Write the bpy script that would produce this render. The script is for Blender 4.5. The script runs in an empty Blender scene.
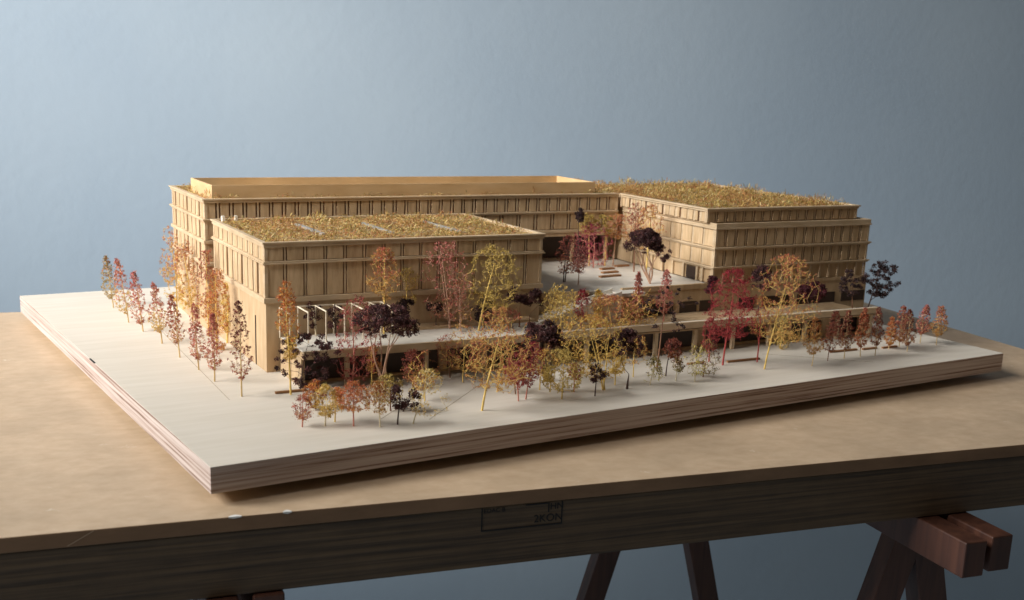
import bpy, math, random
from mathutils import Vector, Matrix, noise
import numpy as np

# ------------------------------------------------------------------ camera, world, lamp
sc = bpy.context.scene
COL = sc.collection
CAM = (-0.212, -0.8783, 0.3014)
YAW, PITCH, ROLL = -0.5003, -0.2437, 0.036
def _axes(yaw, pitch, roll):
    f = Vector((-math.sin(yaw)*math.cos(pitch), math.cos(yaw)*math.cos(pitch), math.sin(pitch)))
    r = Vector((math.cos(yaw), math.sin(yaw), 0)); u = r.cross(f)
    c, s = math.cos(roll), math.sin(roll)
    return c*r+s*u, -s*r+c*u, f
_r, _u, _f = _axes(YAW, PITCH, ROLL)
cd = bpy.data.cameras.new('camera'); cam = bpy.data.objects.new('camera', cd); COL.objects.link(cam)
M = Matrix.Identity(4)
for i in range(3):
    M[i][0] = _r[i]; M[i][1] = _u[i]; M[i][2] = -_f[i]; M[i][3] = CAM[i]
cam.matrix_world = M
cd.sensor_width = 36; cd.lens = 1165.35*36/1024; cd.shift_y = 74.29/1024
cd.clip_start = .02; cd.clip_end = 60
cd.dof.use_dof = True; cd.dof.focus_distance = 1.22; cd.dof.aperture_fstop = 11
sc.camera = cam

w = bpy.data.worlds.new('World'); sc.world = w; w.use_nodes = True
w.node_tree.nodes['Background'].inputs[0].default_value = (1.0, .93, .84, 1)
w.node_tree.nodes['Background'].inputs[1].default_value = .064
def area(name, loc, target, sx, sy, power, col):
    ld = bpy.data.lights.new(name, 'AREA'); ld.shape = 'RECTANGLE'; ld.size = sx; ld.size_y = sy
    ld.energy = power; ld.color = col
    o = bpy.data.objects.new(name, ld); COL.objects.link(o)
    o.location = loc
    o.rotation_euler = (Vector(target)-Vector(loc)).to_track_quat('-Z', 'Y').to_euler()
    return o
area('window_light', (-4.3, 1.70, 3.30), (.45, .35, .0), 2.1, 2.1, 385, (.99, 1.0, 1.0))
wl_ = area('wall_fill_light', (-1.75, .12, 1.4), (.78, 1.25, .15), 1.0, 1.0, 14.5, (1.0, .98, .97)); wl_.data.spread = math.radians(58)  # added fill lamp without a real source, brightens the plaster wall
sc.view_settings.view_transform = 'Standard'; sc.view_settings.look = 'None'
sc.view_settings.exposure = 0; sc.view_settings.gamma = 1

# ------------------------------------------------------------------ helpers
def lin(r, g, b):
    f = lambda c: (c/255)/12.92 if c/255 <= .04045 else ((c/255+.055)/1.055)**2.4
    return (f(r), f(g), f(b), 1)
def newmat(name):
    m = bpy.data.materials.new(name); m.use_nodes = True
    nt = m.node_tree; b = nt.nodes['Principled BSDF']
    return m, nt, b
def N(nt, t, **kw):
    n = nt.nodes.new(t)
    for k, v in kw.items():
        if k in n.inputs.keys(): n.inputs[k].default_value = v
        else: setattr(n, k, v)
    return n
def ramp(nt, stops):
    r = nt.nodes.new('ShaderNodeValToRGB'); e = r.color_ramp.elements
    e[0].position, e[0].color = stops[0]; e[1].position, e[1].color = stops[-1]
    for p, c in stops[1:-1]:
        x = e.new(p); x.color = c
    return r
def wood(name, c1, c2, scale=(1, 1, 1), nscale=30, detail=6, rough=.65, bump=.15, dist=.0004, c3=None, spots=0, rot=(0, 0, 0)):
    """streaky wood: noise stretched along one axis, plus a broad blotch"""
    m, nt, b = newmat(name)
    tc = N(nt, 'ShaderNodeTexCoord'); mp = N(nt, 'ShaderNodeMapping'); mp.inputs['Scale'].default_value = scale
    mp.inputs['Rotation'].default_value = rot
    nt.links.new(tc.outputs['Object'], mp.inputs[0])
    n = N(nt, 'ShaderNodeTexNoise', Scale=nscale, Detail=detail, Roughness=.6); nt.links.new(mp.outputs[0], n.inputs['Vector'])
    r = ramp(nt, [(.3, c1), (.7, c2)]); nt.links.new(n.outputs[0], r.inputs[0])
    n2 = N(nt, 'ShaderNodeTexNoise', Scale=nscale*.16, Detail=3); nt.links.new(tc.outputs['Object'], n2.inputs['Vector'])
    mx = N(nt, 'ShaderNodeMix', data_type='RGBA'); mx.blend_type = 'MULTIPLY'; mx.inputs[0].default_value = 1
    r2 = ramp(nt, [(.3, (.86, .85, .83, 1)), (.7, (1.05, 1.04, 1.03, 1))]); nt.links.new(n2.outputs[0], r2.inputs[0])
    nt.links.new(r.outputs[0], mx.inputs[6]); nt.links.new(r2.outputs[0], mx.inputs[7])
    last = mx.outputs[2]
    if spots:
        n3 = N(nt, 'ShaderNodeTexNoise', Scale=spots, Detail=4, Roughness=.7); nt.links.new(tc.outputs['Object'], n3.inputs['Vector'])
        r3 = ramp(nt, [(.66, (0, 0, 0, 1)), (.74, (1, 1, 1, 1))]); nt.links.new(n3.outputs[0], r3.inputs[0])
        m2 = N(nt, 'ShaderNodeMix', data_type='RGBA'); m2.inputs[7].default_value = c3
        nt.links.new(r3.outputs[0], m2.inputs[0]); nt.links.new(last, m2.inputs[6]); last = m2.outputs[2]
    nt.links.new(last, b.inputs['Base Color'])
    b.inputs['Roughness'].default_value = rough
    bp = N(nt, 'ShaderNodeBump', Strength=bump, Distance=dist); nt.links.new(n.outputs[0], bp.inputs['Height'])
    nt.links.new(bp.outputs[0], b.inputs['Normal'])
    return m
def plain(name, c, rough=.6):
    m, nt, b = newmat(name)
    tc = N(nt, 'ShaderNodeTexCoord'); n = N(nt, 'ShaderNodeTexNoise', Scale=160, Detail=4)
    nt.links.new(tc.outputs['Object'], n.inputs['Vector'])
    r = ramp(nt, [(.3, tuple(x*.8 for x in c[:3])+(1,)), (.7, tuple(min(1, x*1.15) for x in c[:3])+(1,))])
    nt.links.new(n.outputs[0], r.inputs[0]); nt.links.new(r.outputs[0], b.inputs['Base Color'])
    b.inputs['Roughness'].default_value = rough
    return m
def leafmat():
    m, nt, b = newmat('dried_leaf')
    a = N(nt, 'ShaderNodeAttribute'); a.attribute_name = 'leafcol'
    nt.links.new(a.outputs['Color'], b.inputs['Base Color']); b.inputs['Roughness'].default_value = .8
    t = N(nt, 'ShaderNodeBsdfTranslucent'); nt.links.new(a.outputs['Color'], t.inputs[0])
    ms = N(nt, 'ShaderNodeMixShader'); ms.inputs[0].default_value = .28
    out = nt.nodes['Material Output']
    nt.links.new(b.outputs[0], ms.inputs[1]); nt.links.new(t.outputs[0], ms.inputs[2]); nt.links.new(ms.outputs[0], out.inputs[0])
    return m

MAT = {}
MAT['wall'] = None
MAT['ply_top'] = wood('birch_plywood_face', lin(211, 201, 184), lin(223, 214, 200), (1, 11, 1), 8, 7, .6, .05)
MAT['basswood'] = wood('basswood', lin(178, 148, 110), lin(200, 174, 138), (1, 1, .2), 120, 5, .65, .05)
MAT['basswood_trim'] = wood('basswood_trim', lin(186, 160, 124), lin(206, 184, 152), (.3, .3, 1), 120, 5, .6, .05)
MAT['basswood_panel'] = wood('basswood_panel', lin(174, 144, 105), lin(208, 181, 143), (1, 1, .15), 200, 5, .65, .05)
MAT['screen'] = wood('warm_card', lin(200, 164, 114), lin(216, 184, 138), (.3, .3, 1), 60, 4, .7, .03)
MAT['terrace'] = wood('pale_terrace_card', lin(206, 198, 184), lin(222, 215, 202), (1, 1, 1), 60, 4, .7, .03)
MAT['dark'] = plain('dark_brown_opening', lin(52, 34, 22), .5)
MAT['groove_brown'] = wood('dark_groove_card', lin(98, 68, 44), lin(124, 90, 60), (1, 1, .2), 120, 5, .75, .05)
MAT['cream'] = plain('cream_stick', lin(228, 214, 188), .6)
MAT['white'] = plain('white_card', lin(232, 224, 208), .6)
MAT['brownrod'] = wood('brown_strip', lin(140, 98, 62), lin(170, 124, 82), (.3, 1, 1), 100, 4)
MAT['mdf'] = wood('worn_fibreboard', lin(188, 161, 130), lin(204, 179, 149), (.75, 1.0, 1), 75, 12, .55, .05, c3=lin(210, 194, 170), spots=30)
MAT['mdf_edge'] = wood('fibreboard_edge', lin(120, 92, 66), lin(140, 108, 80), (.3, 1, 1), 60, 5, .8, .1)
MAT['pine'] = wood('planed_pine', lin(56, 42, 28), lin(108, 86, 60), (.02, .5, 1), 330, 6, .6, .6, .0008)
MAT['trestle'] = wood('red_brown_pine', lin(60, 33, 23), lin(90, 55, 39), (1, 1, .05), 90, 5, .55, .1)
MAT['leaf'] = leafmat()
MAT['ink'] = plain('black_ink', lin(12, 11, 10), .7)
MAT['chip'] = plain('white_chipping', lin(225, 222, 215), .7)
MAT['skylight'] = plain('grey_white_strip', lin(150, 147, 140), .5)
MAT['line'] = plain('engraved_line', lin(160, 142, 118), .8)
def plymat():
    m, nt, b = newmat('plywood_edge')
    tc = N(nt, 'ShaderNodeTexCoord')
    mp = N(nt, 'ShaderNodeMapping'); mp.inputs['Scale'].default_value = (.012, .012, 1); nt.links.new(tc.outputs['Object'], mp.inputs[0])
    n = N(nt, 'ShaderNodeTexNoise', Scale=330, Detail=5, Roughness=.65); nt.links.new(mp.outputs[0], n.inputs['Vector'])
    sp = N(nt, 'ShaderNodeSeparateXYZ'); nt.links.new(tc.outputs['Object'], sp.inputs[0])
    w = N(nt, 'ShaderNodeMath', operation='MULTIPLY'); w.inputs[1].default_value = 2*math.pi/.0046; nt.links.new(sp.outputs[2], w.inputs[0])
    sn = N(nt, 'ShaderNodeMath', operation='SINE'); nt.links.new(w.outputs[0], sn.inputs[0])
    ad = N(nt, 'ShaderNodeMath', operation='MULTIPLY_ADD'); ad.inputs[1].default_value = .045; nt.links.new(sn.outputs[0], ad.inputs[0]); nt.links.new(n.outputs[0], ad.inputs[2])
    r = ramp(nt, [(.36, lin(116, 88, 72)), (.43, lin(172, 150, 138)), (.54, lin(194, 178, 168)), (.66, lin(206, 192, 184))])
    nt.links.new(ad.outputs[0], r.inputs[0])
    nt.links.new(r.outputs[0], b.inputs['Base Color']); b.inputs['Roughness'].default_value = .75
    return m
MAT['ply_edge'] = plymat()
def wallmat():
    m, nt, b = newmat('painted_plaster')
    tc = N(nt, 'ShaderNodeTexCoord')
    n = N(nt, 'ShaderNodeTexNoise', Scale=48, Detail=5, Roughness=.55); nt.links.new(tc.outputs['Object'], n.inputs['Vector'])
    n2 = N(nt, 'ShaderNodeTexNoise', Scale=1.8, Detail=3); nt.links.new(tc.outputs['Object'], n2.inputs['Vector'])
    r = ramp(nt, [(.35, lin(166, 183, 197)), (.65, lin(175, 191, 203))]); nt.links.new(n2.outputs[0], r.inputs[0])
    nt.links.new(r.outputs[0], b.inputs['Base Color']); b.inputs['Roughness'].default_value = .7
    bp = N(nt, 'ShaderNodeBump', Strength=.15, Distance=.003); nt.links.new(n.outputs[0], bp.inputs['Height'])
    nt.links.new(bp.outputs[0], b.inputs['Normal'])
    return m
MAT['wall'] = wallmat()

class MB:
    def __init__(s): s.v = []; s.f = []
    def box(s, x0, x1, y0, y1, z0, z1):
        n = len(s.v)
        s.v += [(x0,y0,z0),(x1,y0,z0),(x1,y1,z0),(x0,y1,z0),(x0,y0,z1),(x1,y0,z1),(x1,y1,z1),(x0,y1,z1)]
        s.f += [tuple(n+i for i in q) for q in ((0,3,2,1),(4,5,6,7),(0,1,5,4),(1,2,6,5),(2,3,7,6),(3,0,4,7))]
        return s
    def prism(s, a, b, wx, wz, up=Vector((0,0,1))):
        """square bar from a to b, sizes wx (sideways) and wz (up)"""
        a = Vector(a); b = Vector(b); d = (b-a).normalized(); sd = d.cross(up)
        if sd.length < 1e-4: sd = d.cross(Vector((1,0,0)))
        sd.normalize(); u2 = sd.cross(d)
        n = len(s.v)
        for p in (a, b):
            for i, j in ((-1,-1),(1,-1),(1,1),(-1,1)): s.v.append(tuple(p+sd*i*wx/2+u2*j*wz/2))
        s.f += [tuple(n+i for i in q) for q in ((0,3,2,1),(4,5,6,7),(0,1,5,4),(1,2,6,5),(2,3,7,6),(3,0,4,7))]
        return s
    def tube(s, pts, rads, k=5):
        n0 = len(s.v)
        for i, p in enumerate(pts):
            d = (Vector(pts[min(i+1, len(pts)-1)])-Vector(pts[max(i-1, 0)]))
            d = d.normalized() if d.length > 1e-9 else Vector((0,0,1))
            a = d.orthogonal().normalized(); b = d.cross(a)
            for j in range(k):
                t = 2*math.pi*j/k
                s.v.append(tuple(Vector(p)+(a*math.cos(t)+b*math.sin(t))*rads[i]))
        for i in range(len(pts)-1):
            for j in range(k):
                q = n0+i*k
                s.f.append((q+j, q+(j+1) % k, q+k+(j+1) % k, q+k+j))
        s.f.append(tuple(n0+(len(pts)-1)*k+j for j in range(k)))
        return s
    def build(s, name, mat, parent=None, loc=(0,0,0), bevel=0, rot=None):
        me = bpy.data.meshes.new(name); me.from_pydata(s.v, [], s.f); me.update()
        me.materials.append(MAT[mat] if isinstance(mat, str) else mat)
        o = bpy.data.objects.new(name, me); COL.objects.link(o); o.location = loc
        if rot: o.rotation_euler = rot
        if parent is not None: o.parent = parent
        if bevel:
            md = o.modifiers.new('bevel', 'BEVEL'); md.width = bevel; md.segments = 2; md.limit_method = 'ANGLE'
        return o
def B(x0, x1, y0, y1, z0, z1): return MB().box(x0, x1, y0, y1, z0, z1)
def tag(o, label=None, cat=None, group=None, kind=None):
    if label: o['label'] = label
    if cat: o['category'] = cat
    if group: o['group'] = group
    if kind: o['kind'] = kind
    return o
def empty(name, loc=(0,0,0), rz=0, **kw):
    o = bpy.data.objects.new(name, None); o.empty_display_size = .01; COL.objects.link(o)
    o.location = loc; o.rotation_euler = (0,0,rz); tag(o, **kw); return o

# ------------------------------------------------------------------ room: one plaster wall and a floor
TA = -math.radians(8.0)                       # the table's own direction
TZ = -.0325                                   # table top height
tdx, tdy = math.cos(TA), math.sin(TA)
def TP(s, t, z=0): return (s*tdx - t*tdy, s*tdy + t*tdx, z)     # table frame (s along its front, t to the back)
def tbox(s0, s1, t0, t1, z0, z1):
    m = MB()
    m.v = [TP(s0,t0,z0),TP(s1,t0,z0),TP(s1,t1,z0),TP(s0,t1,z0),TP(s0,t0,z1),TP(s1,t0,z1),TP(s1,t1,z1),TP(s0,t1,z1)]
    m.f = [(0,3,2,1),(4,5,6,7),(0,1,5,4),(1,2,6,5),(2,3,7,6),(3,0,4,7)]
    return m
WT = 1.28
o = tbox(-3.0, 5.0, WT, WT+.1, -1.25, 2.4).build('plaster_wall', 'wall'); tag(o, kind='structure')
o = tbox(-3.0, 5.0, -3, WT+.1, -1.3, -1.2501).build('floor', 'wall'); tag(o, kind='structure')

# ------------------------------------------------------------------ table and trestles
tf = .193*(-tdy)+(-.0549)*tdx                 # front edge offset in the table frame

S0, S1, T1 = -.95, 1.143, .845
tb = empty('work_table', TP(.1, .4, TZ), TA, label='worn brown fibreboard work table top on a deep pine frame', cat='table')
def tchild(m, name, mat, parent, bevel=0):
    o = m.build(name, mat, None, bevel=bevel)
    inv = (Matrix.Translation(parent.location) @ Matrix.Rotation(parent.rotation_euler.z, 4, 'Z')).inverted()
    o.data.transform(inv); o.parent = parent; return o
top = tchild(tbox(S0, S1, tf, T1, TZ-.0125, TZ), 'table_top', 'mdf', tb, .0008)
top.data.materials.append(MAT['mdf_edge'])
for p in top.data.polygons:
    if abs(p.normal.z) < .5: p.material_index = 1
tchild(tbox(S0+.002, S1-.003, tf+.0015, tf+.040, TZ-.067, TZ-.0127), 'front_rail', 'pine', tb, .001)
tchild(tbox(S0+.002, S1-.003, T1-.040, T1-.0015, TZ-.067, TZ-.0127), 'back_rail', 'pine', tb, .001)
tchild(tbox(S1-.042, S1-.003, tf+.041, T1-.041, TZ-.067, TZ-.0127), 'side_rail', 'pine', tb, .001)
tchild(tbox(S0+.002, S0+.042, tf+.041, T1-.041, TZ-.067, TZ-.0127), 'side_rail', 'pine', tb, .001)
# ink stamp on the front rail: a thin frame with faded letters
def sp(x, z): # world point on the rail's front
    s = x*tdx; t = tf+.0015-.0004
    return s, t, z
st = MB()
sA, sB, zA, zB = .2186, .2928, TZ-.0345, TZ-.0135
def bar(s0, s1, z0, z1): 
    m = tbox(s0, s1, tf+.0011, tf+.0018, z0, z1); n = len(st.v); st.v += m.v; st.f += [tuple(n+i for i in q) for q in m.f]
bar(sA, sB, zA, zA+.0011); bar(sA, sA+.0010, zA+.0011, zB); bar(sB-.0010, sB, zA+.0011, zB); bar(sB-.0135, sB-.0125, zA+.012, zB)
bar(sA+.04, sB-.014, zB-.0012, zB-.0002)
STAMP = tchild(st, 'ink_stamp', 'ink', tb)
def glyphs(txt, s, z, h, name):
    cu = bpy.data.curves.new(name, 'FONT'); cu.body = txt; cu.size = h; cu.extrude = .0001
    t = bpy.data.objects.new(name, cu); COL.objects.link(t); bpy.context.view_layer.update()
    dg = bpy.context.evaluated_depsgraph_get(); me = bpy.data.meshes.new_from_object(t.evaluated_get(dg))
    bpy.data.objects.remove(t)
    me.transform(Matrix.Rotation(math.radians(90), 4, 'X'))
    me.transform(Matrix.Translation((s, tf+.0013, z)))
    me.transform(Matrix.Rotation(TA, 4, 'Z'))
    me.transform((Matrix.Translation(tb.location) @ Matrix.Rotation(TA, 4, 'Z')).inverted())
    me.materials.clear(); me.materials.append(MAT['ink'])
    o = bpy.data.objects.new(name, me); COL.objects.link(o); o.parent = STAMP
glyphs('EDAC B', sA+.002, zB-.0046, .0056, 'stamp_letters')
glyphs('HN', sB-.0118, zB-.0068, .0085, 'stamp_letters')
glyphs('2KON', sB-.0265, zA+.0036, .0098, 'stamp_letters')
# worn chips on the front arris
rnd = random.Random(4)
for s0, L in ((.010, .010), (.052, .007)):
    ch = MB(); k = 6
    for i in range(k+1):
        f = i/k; h = .0006+.0011*math.sin(math.pi*f)*rnd.uniform(.6, 1.1)
        ch.v += [TP(s0+L*f, tf+.003*math.sin(math.pi*f)+.0006, TZ+.0003), TP(s0+L*f, tf-.0004, TZ+.0002), TP(s0+L*f, tf-.0005, TZ-h)]
    for i in range(k):
        a = 3*i; ch.f += [(a, a+1, a+4, a+3), (a+1, a+2, a+5, a+4)]
    tchild(ch, 'chipped_edge', 'chip', tb)

sc1 = MB(); v = [TP(-.108, tf-.0002, TZ-.0112), TP(-.107, tf-.0002, TZ-.0112), TP(-.088, tf-.0002, TZ-.0008), TP(-.089, tf-.0002, TZ-.0008)]
sc1.v = v; sc1.f = [(0, 1, 2, 3)]
tchild(sc1, 'scratch', 'mdf', tb)

def trestle(sc_, label, tr0, leg0):
    e = empty('trestle', TP(sc_, .0, TZ-.067-.001), TA, label=label, cat='trestle', group='wooden trestles under the work table')
    zt = TZ-.067-.001
    for ds, nm, t0 in ((-.0165, 'near', tr0), (.020, 'far', tr0+.006)):
        tchild(tbox(sc_+ds-.0125, sc_+ds+.0125, t0, .83, zt-.036, zt), 'top_rail', 'trestle', e, .0015)
    for tt in (leg0, .570):
        for sgn in (-1, 1):
            m = MB()
            a = Vector(TP(sc_+sgn*(.004), tt, zt-.010)); b = Vector(TP(sc_+sgn*.315, tt+.03, -1.249))
            m.prism(a, b, .034, .024, up=Vector(TP(0, 1, 0)))
            tchild(m, 'leg', 'trestle', e, .001)
        tchild(MB().prism(Vector(TP(sc_-.165, tt-.01, -.62)), Vector(TP(sc_+.165, tt-.01, -.62)), .02, .04), 'cross_bar', 'trestle', e)
    return e
trestle(.706, 'red brown trestle whose two rail ends stick out under the right of the table', -.093, .015)
trestle(.020, 'dark trestle mostly hidden behind the front rail at the left of the table', -.036, .06)

# ------------------------------------------------------------------ plywood base board
PHI = .0687; BL, BD, BT = 1.0, .809, .0225
bd = empty('base_board', (0, 0, 0), PHI, label='thick pale plywood base board carrying the whole model', cat='base board')
o = B(0, BL, 0, BD, -BT, 0).build('plywood_sheet', 'ply_top', bd, bevel=.0004)
o.data.materials.append(MAT['ply_edge'])
for p in o.data.polygons:
    if abs(p.normal.z) < .5: p.material_index = 1
B(.10, BL-.10, .09, BD-.09, TZ+.0002, -BT-.0002).build('support_frame', 'dark', bd)  # coloured dark to deepen the shadow under the board
# hair lines scored into the board
ln = MB()
def score(a, b, wd=.0004): ln.prism(Vector((a[0], a[1], .0000)), Vector((b[0], b[1], .0000)), wd, .0004)
R_ = Matrix.Rotation(-PHI, 4, 'Z')
def wl(a, b): 
    a = R_ @ Vector((a[0], a[1], 0)); b = R_ @ Vector((b[0], b[1], 0)); score(a, b)
wl((.216, .06), (.352, .192)); wl((.176, .078), (.275, .176)); wl((.074, .60), (.066, .19)); wl((.80, .09), (.70, .17))
ln.build('scored_line', 'line', bd)
mk = MB().box(-.0005, .0012, .383, .405, -.0004, .0004); mk.build('pencil_mark', 'ink', bd)

# ------------------------------------------------------------------ buildings
WOODS = dict(wall='basswood', trim='basswood_trim', panel='basswood_panel')
class Face:
    """a facade: maps (along, out, z) to the world for one of four sides of a box"""
    def __init__(s, side, plane, a0, a1): s.side, s.plane, s.a0, s.a1 = side, plane, a0, a1
    def box(s, m, a0, a1, o0, o1, z0, z1):
        o0, o1 = min(o0, o1), max(o0, o1)
        if s.side == 'front': m.box(a0, a1, s.plane-o1, s.plane-o0, z0, z1)
        elif s.side == 'back': m.box(a0, a1, s.plane+o0, s.plane+o1, z0, z1)
        elif s.side == 'left': m.box(s.plane-o1, s.plane-o0, a0, a1, z0, z1)
        else: m.box(s.plane+o0, s.plane+o1, a0, a1, z0, z1)
        return m
def facade(th, F, rows, pil=.0026, jit=5, panels=True):
    """rows: (z0, z1, bays, panel_share, style). Core plane sits at out=0, panels .0012, pilasters .003"""
    fr = MB(); rr = random.Random(jit)
    za = min(r[0] for r in rows); zb_ = max(r[1] for r in rows)
    F.box(MB(), F.a0, F.a1, 0, .0004, za, zb_).build('backing_sheet', 'groove_brown', th)  # dark brown sheet that darkens the grooves between panels
    for (z0, z1, nb, share, style) in rows:
        L = F.a1-F.a0; p = L/nb
        for i in range(nb+1):
            c = F.a0+i*p; wd = pil
            lo, hi = c-wd/2, c+wd/2
            out = .0015
            if i == 0: lo, hi, out = F.a0, F.a0+.0034, .0026
            if i == nb: lo, hi, out = F.a1-.0034, F.a1, .0026
            F.box(fr, lo, hi, .0004, out, z0, z1)
        for i in range(nb):
            c = F.a0+(i+.5)*p; h = p*share/2
            if style == 'slats' and i % 3 == 1:
                # a narrower panel beside a dark gap
                wdw = F.box(MB(), c-h*.30, c+h, .0004, .0020, z0+.0006, z1-.0006)
            else:
                wdw = F.box(MB(), c-h, c+h, .0004, .0018+rr.random()*.0004, z0+.0005, z1-.0005)
            if panels: wdw.build('window_panel', WOODS['panel'], th)
            else:
                n = len(fr.v); fr.v += wdw.v; fr.f += [tuple(n+k for k in q) for q in wdw.f]
    fr.build('pilaster_frame', WOODS['trim'], th)
def ring(th, x0, x1, y0, y1, z0, z1, out, name='cornice', t=.004, mat='basswood_trim'):
    """a band round the whole block, butted at the corners"""
    m = MB()
    m.box(x0-out, x1+out, y0-out, y0+t, z0, z1); m.box(x0-out, x1+out, y1-t, y1+out, z0, z1)
    m.box(x0-out, x0+t, y0+t, y1-t, z0, z1); m.box(x1-t, x1+out, y0+t, y1-t, z0, z1)
    return m.build(name, mat, th, bevel=.0003)
def moss(name, parent, rects, z, dens, seed, hmax=.0055, holes=()):
    """dry moss: thousands of short curled stems and flakes"""
    rg = np.random.default_rng(seed); V = []; Fc = []; C = []
    pal = [lin(196,164,86), lin(210,182,112), lin(152,136,70), lin(174,136,76), lin(196,152,92), lin(130,118,60), lin(174,114,74), lin(224,202,142)]
    for (x0, x1, y0, y1) in rects:
        n = int((x1-x0)*(y1-y0)*dens)
        for _ in range(n):
            x, y = rg.uniform(x0, x1), rg.uniform(y0, y1)
            if any(a-.001 < x < b+.001 and c-.001 < y < d+.001 for a, b, c, d in holes): continue
            cl = noise.noise(Vector((x*42, y*42, seed))); cl2 = noise.noise(Vector((x*13, y*13, seed+7)))
            hh = hmax*(.25+1.25*max(0, cl+.35))*rg.uniform(.35, 1.0)
            a = rg.uniform(0, 6.283); L = rg.uniform(.0020, .0056); w_ = rg.uniform(.0004, .0010)
            zz = z+rg.uniform(-.0005, hh*.6); up = rg.uniform(-.3, 1.)*hh*.45
            dx, dy = math.cos(a)*L/2, math.sin(a)*L/2; px, py = -math.sin(a)*w_/2, math.cos(a)*w_/2
            n0 = len(V)
            V += [(x-dx-px, y-dy-py, zz), (x-dx+px, y-dy+py, zz+.0003), (x+px, y+py, zz+up*.7+.0003), (x-px, y-py, zz+up*.7), (x+dx, y+dy, zz+up)]
            Fc += [(n0, n0+3, n0+2, n0+1), (n0+3, n0+4, n0+2)]
            k = rg.integers(0, 8)
            if cl2 > .12 and rg.random() < .5: k = rg.choice([4, 6, 3])
            c = pal[k]; C += [c]*5
    me = bpy.data.meshes.new(name); me.from_pydata(V, [], Fc)
    at = me.color_attributes.new('leafcol', 'FLOAT_COLOR', 'POINT'); at.data.foreach_set('color', np.array(C, dtype=np.float32).ravel())
    me.materials.append(MAT['leaf'])
    o = bpy.data.objects.new(name, me); COL.objects.link(o)
    if parent: o.parent = parent
    o['kind'] = 'stuff'
    return o
I = .0030   # core inset behind the pilaster faces

# ---- block A, the front block
ax0, ax1, ay0, ay1, ah = .1285, .456, .2801, .4868, .1368
A = empty('front_block', (0,0,0), label='low wooden block with tall panelled bays and a mossy roof, nearest the viewer', cat='model building')
B(ax0+I, ax1-I, ay0+I, ay1-I, 0, ah-.005).build('wall', 'basswood', A)
B(ax0+.0012, ax1-.0012, ay0+.0012, ay1-.0012, 0, .0735).build('lower_wall', 'basswood', A, bevel=.0003)
rowsF = [(.0790, .1138, 15, .79, 'plain'), (.1168, .1312, 15, .79, 'plain')]
facade(A, Face('front', ay0+I, ax0+.0004, ax1-.0004), rowsF, .0020, 1)
rowsL = [(.0790, .1138, 10, .66, 'slats'), (.1168, .1312, 10, .70, 'plain')]
facade(A, Face('left', ax0+I, ay0+I, ay1-I), rowsL, .0040, 2)
facade(A, Face('right', ax1-I, ay0+I, ay1-I), [(.0790, .1138, 10, .78, 'plain'), (.1168, .1312, 10, .78, 'plain')], .0030, 2, False)
facade(A, Face('back', ay1-I, ax0+.0004, ax1-.0004), rowsF, .0030, 1, False)
ring(A, ax0, ax1, ay0, ay1, .0735, .0790, .0012)
ring(A, ax0, ax1, ay0, ay1, .1138, .1150, .0022); ring(A, ax0, ax1, ay0, ay1, .1150, .1168, .0012)
ring(A, ax0, ax1, ay0, ay1, .1312, .1350, .0008, t=.0030); ring(A, ax0, ax1, ay0, ay1, .1350, ah, .0022, 'parapet_coping', t=.0030)
B(ax0+.004, ax1-.004, ay0+.004, ay1-.004, ah-.0052, ah-.0030).build('roof_deck', 'basswood', A)
SK = [(.2095, .2145, .337, .431), (.2880, .2930, .330, .425), (.3690, .3740, .325, .426)]
for a in SK: 
    k = B(a[0]+.0002, a[1]-.0002, a[2], a[3], ah-.0029, ah-.0002).build('skylight', 'skylight', A, bevel=.0004)
for (x, y) in ((.1385, .4790), (.1535, .4780)):
    B(x-.0012, x+.0018, y-.003, y+.003, ah-.003, ah+.0042).build('roof_hatch', 'white', A)
moss('green_roof', A, [(ax0+.005, ax1-.005, ay0+.005, ay1-.005)], ah-.0030, 340000, 3, .0120, holes=SK)
# service door slit in the left wall
B(ax0+.0005, ax0+.0018, .3178, .3200, .0005, .054).build('door', 'dark', A)
lx0_ = .1430
# low plinth where the terrace meets the front
B(lx0_+.10, ax1-.018, ay0-.0190, ay0-.0003, .0383, .0415).build('plinth', 'basswood', A)

# ---- block B, the long back block
bx0, bx1, by0, by1, bh = .1220, .7010, .4984, .6705, .1590
Bk = empty('long_block', (0,0,0), label='long wooden block at the back with an open screen box on its mossy roof', cat='model building')
B(bx0+I, bx1-.0003, by0+I, by1-I, .1010, bh-.005).build('wall', 'basswood', Bk)
B(bx0+I, .4650, by0+I, by1-I, 0, .1008).build('lower_wall', 'basswood', Bk)
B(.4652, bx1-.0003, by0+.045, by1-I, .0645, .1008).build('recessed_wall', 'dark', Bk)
for x in (.4665, .520, .575, .630, .685): B(x, x+.004, by0+.004, by0+.008, .0645, .1008).build('column', 'basswood', Bk)
B(.466, bx1-.0003, by0-.0005, by0+I, .1010, .1090).build('fascia_beam', 'basswood', Bk)
B(ax0+.1, .4650, by0-.0005, by0+I, .0001, .1090).build('fascia_panel', 'basswood', Bk)
facade(Bk, Face('front', by0+I, bx0+.0004, bx1-.0005), [(.1355, .1540, 36, .60, 'plain'), (.1105, .1325, 22, .74, 'plain')], .0022, 7)
facade(Bk, Face('left', bx0+I, by0+I, by1-I), [(.0600, .0795, 8, .62, 'slats'), (.0835, .1060, 8, .62, 'slats'), (.1100, .1318, 8, .62, 'slats'), (.1355, .1540, 8, .62, 'slats')], .0046, 8)
facade(Bk, Face('back', by1-I, bx0+.0004, bx1-.0004), [(.1355, .1540, 22, .70, 'plain'), (.1100, .1318, 22, .76, 'plain')], .0028, 9, False)
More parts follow.
